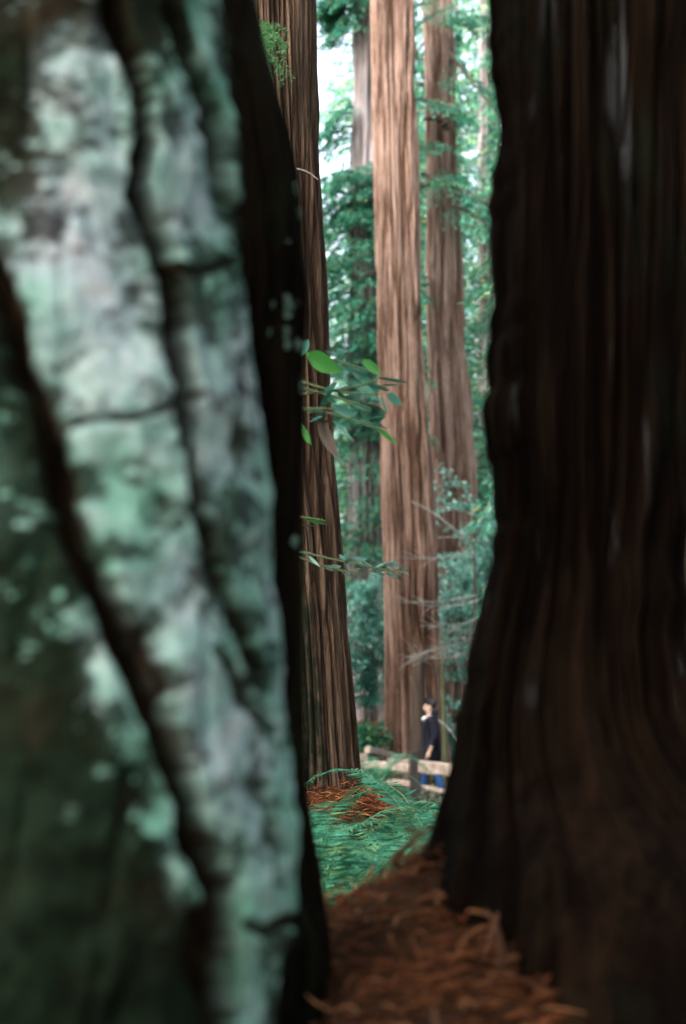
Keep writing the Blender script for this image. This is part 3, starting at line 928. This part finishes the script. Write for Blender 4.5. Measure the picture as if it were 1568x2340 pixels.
broadleaf('leafy_sapling', 'leafy sapling with broad glossy green leaves and a limp brown leaf beside the red trunk', 5.2,
          [(660, 780), (664, 900), (668, 1100), (670, 1500), (672, 2000)],
          [[(664, 880), (740, 895), (850, 935)], [(666, 900), (770, 900), (860, 870)], [(662, 800), (740, 812), (835, 845)], [(664, 860), (760, 905), (875, 900)], [(666, 935), (740, 930), (880, 985)], [(666, 932), (690, 932), (765, 934)]], upper, M_BROAD)
low = [(690, 1183, 748, 1190, 18, .9, 'b'), (690, 1200, 720, 1196, 14, 1.1, 'd'), (680, 1262, 712, 1256, 14, 1.1, 'g'), (705, 1270, 732, 1290, 12, .7, 'g')]
rr_ = random.Random(8)
for k in range(34):
    u = rr_.uniform(735, 915); v = 1278 + (u - 735) * .12 + rr_.uniform(-16, 20)
    low.append((u, v, u + rr_.choice([-1, 1, 1]) * rr_.uniform(18, 36), v + rr_.uniform(-8, 16), rr_.uniform(12, 22), rr_.uniform(.7, 1.25), 'g'))
broadleaf('leafy_sapling', 'small sapling holding a flat spray of shiny pale leaves low beside the red trunk', 6.0,
          [(664, 1160), (668, 1280), (670, 1500), (672, 1900)],
          [[(666, 1180), (700, 1180), (745, 1190)], [(668, 1255), (760, 1280), (925, 1310)], [(668, 1265), (740, 1300), (830, 1310)]], low, M_SHINY)


# ------------------------------------------------------------------ ferns
def fern(name, label, x, y, R, nf, seed, mat=M_FERN, group=None):
    r = random.Random(seed); rn = np.random.default_rng(seed)
    z = float(gz(x, y))
    V = MB()
    for k in range(nf):
        az = 2 * math.pi * (k + r.uniform(-.4, .4)) / nf
        d = np.array((math.cos(az), math.sin(az), 0)); L = R * r.uniform(.7, 1.15)
        rise = r.uniform(.6, 1.2)
        c = bez((x, y, z), np.array((x, y, z)) + d * L * .45 + (0, 0, L * rise), np.array((x, y, z)) + d * L + (0, 0, L * r.uniform(.05, .6)), 26)
        V.tube(c[::3], np.linspace(.004, .0015, len(c[::3])), 4)
        T = norm(np.gradient(c, axis=0))
        S = norm(np.cross(T, (0, 0, 1.)))
        tt = np.linspace(0, 1, 26)
        w = R * .15 * np.sin(np.pi * np.clip(tt * .93 + .07, 0, 1)) ** .7 * (1.15 - .65 * tt) + .006
        for s in (-1, 1):
            for half in (0, .5):
                P = c[2:-1] + (c[3:] - c[2:-1]) * half
                A = norm(S[2:-1] * s + T[2:-1] * .35 + rn.normal(size=S[2:-1].shape) * .08 + np.array((0, 0, -.15)))
                B = norm(T[2:-1] + rn.normal(size=S[2:-1].shape) * .12)
                V.add(leaves(P, A, B, w[2:-1] * rn.uniform(.85, 1.1, len(P)), np.full(len(P), R * .017)))
    o = V.build(name, mat, None, (x, y, z))
    return setp(o, label, 'fern', group)


LF = 'green sword fern among the crowded ferns in the hollow below the fence'
protos = [fern('sword_fern', LF, 0.4 + .2 * k, 7 + .4 * k, [.62, .80, .55, .86][k], [13, 13, 13, 11][k], k + 1, group='sword ferns in the hollow') for k in range(4)]
rf = random.Random(4)
cnt = 0
spots = []
for k in range(3000):
    y = 4.7 + 7.5 * rf.random() ** 1.3
    u = rf.uniform(600, 1060)
    x = (u - 784) * K * y
    if abs(x + .2) < .55 and 8.5 < y < 9.8: continue
    if any(math.hypot(x - a, y - b) < .30 + .02 * y for a, b in spots): continue
    spots.append((x, y))
    if len(spots) >= 64: break
for i, (x, y) in enumerate(spots):
    c = copy_tree(protos[i % 4])
    c.location = (x, y, float(gz(x, y)) - .02)
    c.rotation_euler = (0, 0, rf.uniform(0, 6.28))
    s = rf.uniform(.75, 1.15); c.scale = (s, s, s * rf.uniform(.85, 1.1))
for p_, (x, y) in zip(protos, [(.45, 6.2), (-.12, 5.6), (.75, 8.2), (.1, 7.4)]):
    p_.location = (x, y, float(gz(x, y)) - .02)
for i, (x, y) in enumerate([(-1.6, 7), (-2.1, 8.6), (1.9, 7.2), (2.6, 9.5), (-1.9, 11), (2.4, 12.5)]):
    c = copy_tree(protos[i % 4]); c.location = (x, y, float(gz(x, y)) - .02)
# one long frond catching the light before the fence
p = px(850, 1808, 19)
fl = fern('sword_fern', 'tall pale fern arching up in front of the left fence rails', p[0], 19, .95, 12, 91)
fl.location.z = float(p[2]) - .15

# ------------------------------------------------------------------ ground cover and litter
def scatter_leaves(name, n, xr, yr, L, W, mat, seed, flat=.5, lift=.01, keep=None):
    r = np.random.default_rng(seed)
    y = r.uniform(*yr, n) ; x = r.uniform(*xr, n)
    if keep is not None:
        k = keep(x, y); x, y = x[k], y[k]
    n = len(x)
    z = gz(x, y) + r.random(n) * lift
    a = norm(r.normal(size=(n, 3)) * (1, 1, flat * .6)); b = norm(np.cross(a, np.array((0, 0, 1.)) + r.normal(size=(n, 3)) * flat))
    v, f = leaves(np.stack([x, y, z], -1), a, b, r.uniform(.5, 1.4, n) * L, r.uniform(.6, 1.4, n) * W)
    o = mesh_obj(name, v, f, mat)
    o['kind'] = 'stuff'
    return o


o = scatter_leaves('ground_cover', 26000, (-9, 10), (10, 34), .11, .06, M_GROUNDLEAF, 3, .7, .25)
setp(o, 'low leafy ground cover over the forest floor beyond the ferns', 'ground cover')


def litter(name, label, n, cx, cy, sx, sy, seed, L):
    r = np.random.default_rng(seed)
    x = cx + r.uniform(-1, 1, n) * sx; y = cy + r.uniform(-1, 1, n) * sy
    V = MB()
    clump = noise(x * 7, y * 7, 0, seed)
    x, y = x[clump > -.45], y[clump > -.45]
    for xi, yi in zip(x, y):
        ang = r.normal(.5, .9); ln = L * r.uniform(.4, 1.5)
        d = np.array((math.cos(ang), math.sin(ang), r.normal() * .22))
        p0 = np.array((xi, yi, float(gz(xi, yi)) + r.random() * .03))
        c = bez(p0, p0 + d * ln * .5 + r.normal(size=3) * ln * .14 + (0, 0, .012), p0 + d * ln, 5)
        V.tube(c, np.array([.5, .9, 1, .8, .3]) * r.uniform(.0014, .0040), 4)
    o = V.build(name, M_LITTER)
    o['kind'] = 'stuff'
    return setp(o, label, 'litter')


litter('litter', 'brown redwood twig litter heaped on the mound between the two nearest trees', 13000, .35, 2.6, 1.0, 1.35, 5, .07)
litter('litter', 'bright rusty needle litter at the foot of the red trunk', 6500, -.15, 8.75, .75, .8, 6, .09)
# larger sticks on the mound
mb = MB(); r_ = random.Random(12)
for k in range(46):
    x, y = r_.uniform(-.1, .85), r_.uniform(1.9, 3.4); a = r_.gauss(.6, .7); L = r_.uniform(.10, .28)
    p0 = np.array((x, y, float(gz(x, y)) + .025)); x2, y2 = x + math.cos(a) * L, y + math.sin(a) * L
    p2 = np.array((x2, y2, float(gz(x2, y2)) + r_.uniform(.02, .05)))
    mb.tube(bez(p0, (p0 + p2) / 2 + (r_.gauss(0, .02), r_.gauss(0, .02), .03), p2, 9), np.linspace(.009, .004, 9) * r_.uniform(.7, 1.3), 6)
o = mb.build('fallen_twigs', leaf_mat('twig_brown', (.05, .020, .010), (.20, .085, .042), .0, .8, .2))
o['kind'] = 'stuff'; setp(o, 'curved brown fallen twigs lying over the needle litter', 'twigs')


# ------------------------------------------------------------------ fence
def beam(name, p0, p1, w, h, mat, parent, seed):
    r = np.random.default_rng(seed)
    p0, p1 = np.asarray(p0, float), np.asarray(p1, float)
    n = 14
    t = np.linspace(0, 1, n)[:, None]
    c = p0 + (p1 - p0) * t
    T = norm(p1 - p0)
    ref = np.array((0, 0, 1.)) if abs(T[2]) < .8 else np.array((0, 1., 0))
    U = norm(np.cross(T, ref)); Vv = np.cross(U, T)
    prof_ = [(-.5, -.38), (-.38, -.5), (.38, -.5), (.5, -.38), (.5, .38), (.38, .5), (-.38, .5), (-.5, .38)]
    k = len(prof_)
    vs = np.zeros((n, k, 3))
    for j, (a, b) in enumerate(prof_):
        wob = 1 + .10 * noise(t[:, 0] * 5, j * 1.7, seed, 3)
        vs[:, j] = c + U * (a * w * wob)[:, None] + Vv * (b * h * wob)[:, None]
    vs += (U * .02 * noise(t[:, 0] * 3, 9, seed, 5)[:, None] + Vv * .015 * noise(t[:, 0] * 3, 4, seed, 6)[:, None])[:, None]
    i = np.arange(n - 1)[:, None] * k + np.arange(k)[None]; j = np.arange(n - 1)[:, None] * k + (np.arange(k)[None] + 1) % k
    f = np.stack([i, i + k, j + k, j], -1).reshape(-1, 4)
    e = (n - 1) * k
    caps = [[0, 1, 2, 3], [0, 3, 4, 7], [4, 5, 6, 7], [e + 3, e + 2, e + 1, e], [e + 7, e + 4, e + 3, e], [e + 7, e + 6, e + 5, e + 4]]
    return mesh_obj(name, vs.reshape(-1, 3), np.concatenate([f, caps]), mat, parent, smooth=False)


FN = thing('rail_fence', 'weathered split rail fence with pale rails and a dark post in front of the person', 'fence', tuple(px(948, 1820, 24)))
beam('post', px(948, 1850, 24), px(948, 1716, 24), .18, .16, M_POST, FN, 1)
beam('post', px(833, 1850, 25.3), px(833, 1722, 25.3), .15, .15, M_RAIL, FN, 2)
beam('post', px(1180, 1860, 23.6), px(1180, 1730, 23.6), .18, .16, M_POST, FN, 3)
beam('rail', px(957, 1749, 23.98), px(1172, 1782, 23.62), .11, .215, M_RAIL, FN, 4)
beam('rail', px(957, 1797, 24), px(1172, 1832, 23.65), .08, .07, M_RAIL, FN, 5)
beam('rail', px(838, 1744, 25.2), px(939, 1757, 24.05), .10, .125, M_RAIL, FN, 6)
beam('rail', px(838, 1780, 25.2), px(939, 1790, 24.05), .09, .08, M_RAIL, FN, 7)
beam('rail', px(838, 1712, 25.5), px(925, 1736, 28), .10, .115, M_RAIL, FN, 8)
beam('rail', px(700, 1738, 26.2), px(829, 1738, 25.4), .10, .12, M_RAIL, FN, 9)
beam('rail', px(890, 1738, 25.6), px(938, 1741, 24.3), .10, .10, M_RAIL, FN, 10)


# ------------------------------------------------------------------ person
def skin_obj(name, joints, edges, mat, parent, levels=2, root=0):
    me = D.meshes.new(name)
    me.from_pydata([j[:3] for j in joints], edges, [])
    me.materials.append(mat)
    o = D.objects.new(name, me)
    COL.objects.link(o)
    o.parent = parent
    md = o.modifiers.new('Skin', 'SKIN')
    md.use_smooth_shade = True
    sv = me.skin_vertices[0].data
    for i, j in enumerate(joints):
        rx = j[3]; ry = j[4] if len(j) > 4 else rx
        sv[i].radius = (rx, ry)
        sv[i].use_root = (i == root)
    sd = o.modifiers.new('Sub', 'SUBSURF'); sd.levels = levels; sd.render_levels = levels
    return o


py = 26.0
pbase = px(988, 1826, py)
PE = thing('person', 'person in dark hooded jacket and blue jeans walking left behind the pale fence rail', 'person', tuple(pbase))
M_SKIN = plain_mat('skin', (.50, .33, .27), (.58, .40, .33), 30, 1, .55)
M_JACKET = plain_mat('navy_jacket', (.003, .004, .010), (.007, .009, .021), 12, 1, .8, .2)
M_JEANS = plain_mat('blue_jeans', (.018, .060, .20), (.030, .10, .30), 20, 1, .9, .1)
M_HAIR = plain_mat('dark_hair', (.006, .007, .012), (.014, .016, .022), 60, 1, .6)
M_SHOE = plain_mat('dark_shoe', (.02, .02, .025), (.04, .04, .05), 30, 1, .7)
M_WHITE = plain_mat('white_cloth', (.68, .70, .74), (.80, .82, .86), 20, 1, .8)
# x forward is -x (walking left); near side (towards the clearing) is -y
J = []; E = []
def add(p, prev, *r):
    J.append((*p, *r)); i = len(J) - 1
    if prev is not None: E.append((prev, i))
    return i
pel = add((0, 0, .95), None, .10, .13)
sp1 = add((-.01, 0, 1.15), pel, .105, .14)
ch = add((-.01, 0, 1.34), sp1, .115, .17)
nk = add((-.02, 0, 1.49), ch, .055)
jaw = add((-.055, 0, 1.565), nk, .062)
hd = add((-.045, 0, 1.645), jaw, .088)
tp = add((-.035, 0, 1.705), hd, .070)
add((-.155, 0, 1.60), hd, .012)            # nose
for s in (-1, 1):
    sh = add((.01, s * .18, 1.41), ch, .058)
    if s == -1: el, wr, hn = (.06, s * .255, 1.12), (-.035, s * .25, .885), (-.07, s * .24, .81)
    else: el, wr, hn = (.02, s * .255, 1.12), (-.01, s * .25, .885), (-.03, s * .24, .81)
    e = add(el, sh, .044); w = add(wr, e, .030, .026); h = add(hn, w, .040, .022)
    dx, dz = .25, 1.0
    for f in range(4):
        a = add((hn[0] - .030 * dx - .022 * (f - 1.5) * dz, hn[1], hn[2] - .045 * dz + .022 * (1.5 - f) * dx), h, .0095)
        b = add((hn[0] - .066 * dx - .012 - .020 * (f - 1.5) * dz, hn[1] - s * .012, hn[2] - (.072 + .006 * (f in (1, 2))) * dz - .012 * dx + .02 * (1.5 - f) * dx), a, .0085)
        add((hn[0] - .082 * dx - .012 - .018 * (f - 1.5) * dz, hn[1] - s * .030, hn[2] - .088 * dz - .028 * dx + .018 * (1.5 - f) * dx), b, .007)
    a = add((hn[0] - .035 * dz, hn[1] - s * .03, hn[2] + .03 * dx - .01 * dz), h, .011)
    add((hn[0] - .04 - .01 * dz, hn[1] - s * .045, hn[2] + .045 * dx - .04 * dz), a, .009)
    lp = add((0, s * .085, .86), pel, .075)
    if s == 1: kn, an, to = (-.17, .09, .50), (-.15, .09, .10), (-.29, .09, .045)
    else: kn, an, to = (.05, -.09, .50), (.20, -.09, .13), (.09, -.09, .04)
    k = add(kn, lp, .055); an_ = add(an, k, .036); add(to, an_, .032)
skin_obj('body', J, E, M_SKIN, PE)
# jacket with sleeves
JJ = [(0, 0, .56, .19, .25), (0, 0, .88, .19, .25), (-.01, 0, 1.05, .175, .20), (-.015, 0, 1.22, .175, .21), (-.01, 0, 1.38, .165, .21), (-.01, 0, 1.49, .10, .11)]
JE = [(0, 1), (1, 2), (2, 3), (3, 4), (4, 5)]
for s in (-1, 1):
    n = len(JJ)
    JJ += [(.01, s * .20, 1.40, .095), (.07 if s < 0 else .05, s * .275, 1.13, .080), (-.015 if s < 0 else 0, s * .253, .93, .055)]
    JE += [(4, n), (n, n + 1), (n + 1, n + 2)]
jk = skin_obj('jacket', JJ, JE, M_JACKET, PE)
skin_obj('hood', [(-.03, .085, 1.49, .045), (.05, .06, 1.51, .065), (.085, 0, 1.50, .075), (.05, -.06, 1.51, .065), (-.03, -.085, 1.49, .045)], [(0, 1), (1, 2), (2, 3), (3, 4)], M_JACKET, jk, root=2)
skin_obj('jeans', [(0, 0, .93, .10, .12), (0, .08, .84, .080), (-.17, .095, .50, .075), (-.15, .09, .12, .062), (0, -.08, .84, .080), (.05, -.095, .50, .075), (.20, -.09, .15, .062)],
         [(0, 1), (1, 2), (2, 3), (0, 4), (4, 5), (5, 6)], M_JEANS, PE)
skin_obj('shoe', [(-.13, .09, .055, .05), (-.22, .09, .045, .048), (-.31, .09, .035, .035)], [(0, 1), (1, 2)], M_SHOE, PE, root=1)
skin_obj('shoe', [(.22, -.09, .085, .05), (.14, -.09, .055, .048), (.05, -.09, .035, .035)], [(0, 1), (1, 2)], M_SHOE, PE, root=1)
skin_obj('hair', [(-.09, 0, 1.725, .040, .07), (-.03, 0, 1.735, .070, .085), (.03, 0, 1.69, .068, .085), (.045, 0, 1.61, .045, .07)], [(0, 1), (1, 2), (2, 3)], M_HAIR, PE, root=1)
for s in (-1, 1):
    skin_obj('eye', [(-.128, s * .036, 1.648, .010), (-.132, s * .036, 1.648, .008)], [(0, 1)], M_HAIR, PE, 1)
    skin_obj('ear', [(-.03, s * .088, 1.655, .016), (-.025, s * .092, 1.625, .013)], [(0, 1)], M_SKIN, PE, 1)
skin_obj('mouth', [(-.118, -.025, 1.555, .008), (-.128, 0, 1.556, .008), (-.118, .025, 1.555, .008)], [(0, 1), (1, 2)], plain_mat('lips', (.30, .13, .11), (.34, .15, .13)), PE, 1, root=1)
sc = skin_obj('collar', [(-.10, -.085, 1.455, .028), (-.14, -.03, 1.43, .038), (-.145, 0, 1.405, .036), (-.13, .04, 1.44, .045)], [(0, 1), (1, 2), (2, 3)], M_WHITE, PE, root=1)
sc['label'] = 'white cloth patch at the collar'

# ------------------------------------------------------------------ light, sky, camera
w = D.worlds.new('World'); SC.world = w
w.use_nodes = True
nt = w.node_tree
bg = nt.nodes.get('Background') or nt.nodes.new('ShaderNodeBackground')
sky = nt.nodes.new('ShaderNodeTexSky')
sky.sky_type = 'NISHITA'; sky.sun_disc = False
SUN_EL, SUN_AZ = math.radians(36), math.radians(222)
sky.sun_elevation = SUN_EL; sky.sun_rotation = SUN_AZ
sky.air_density = 1.0; sky.dust_density = 8.0; sky.ozone_density = .0
hs = nt.nodes.new('ShaderNodeHueSaturation')
hs.inputs['Saturation'].default_value = .6
nt.links.new(sky.outputs[0], hs.inputs['Color'])
nt.links.new(hs.outputs[0], bg.inputs[0])
bg.inputs[1].default_value = .15
sd = D.lights.new('sun', 'SUN'); sd.energy = 1.0; sd.angle = math.radians(20); sd.color = (1, .97, .92)
so = D.objects.new('sun', sd); COL.objects.link(so)
to_sun = Vector((math.sin(SUN_AZ) * math.cos(SUN_EL), math.cos(SUN_AZ) * math.cos(SUN_EL), math.sin(SUN_EL)))
so.rotation_euler = (-to_sun).to_track_quat('-Z', 'Y').to_euler()
so.location = to_sun * 60

cd = D.cameras.new('camera'); co = D.objects.new('camera', cd); COL.objects.link(co)
co.location = (0, 0, 0); co.rotation_euler = (math.radians(90) + PITCH, 0, 0)
cd.sensor_fit = 'HORIZONTAL'; cd.sensor_width = 24; cd.lens = 50
cd.clip_start = .02; cd.clip_end = 2000
cd.dof.use_dof = True; cd.dof.focus_distance = 7.8; cd.dof.aperture_fstop = 1.8
SC.camera = co
SC.view_settings.view_transform = 'Standard'
SC.view_settings.look = 'None'
SC.view_settings.exposure = 3.35
SC.view_settings.gamma = 1
SC.cycles.max_bounces = 6
SC.cycles.transparent_max_bounces = 4
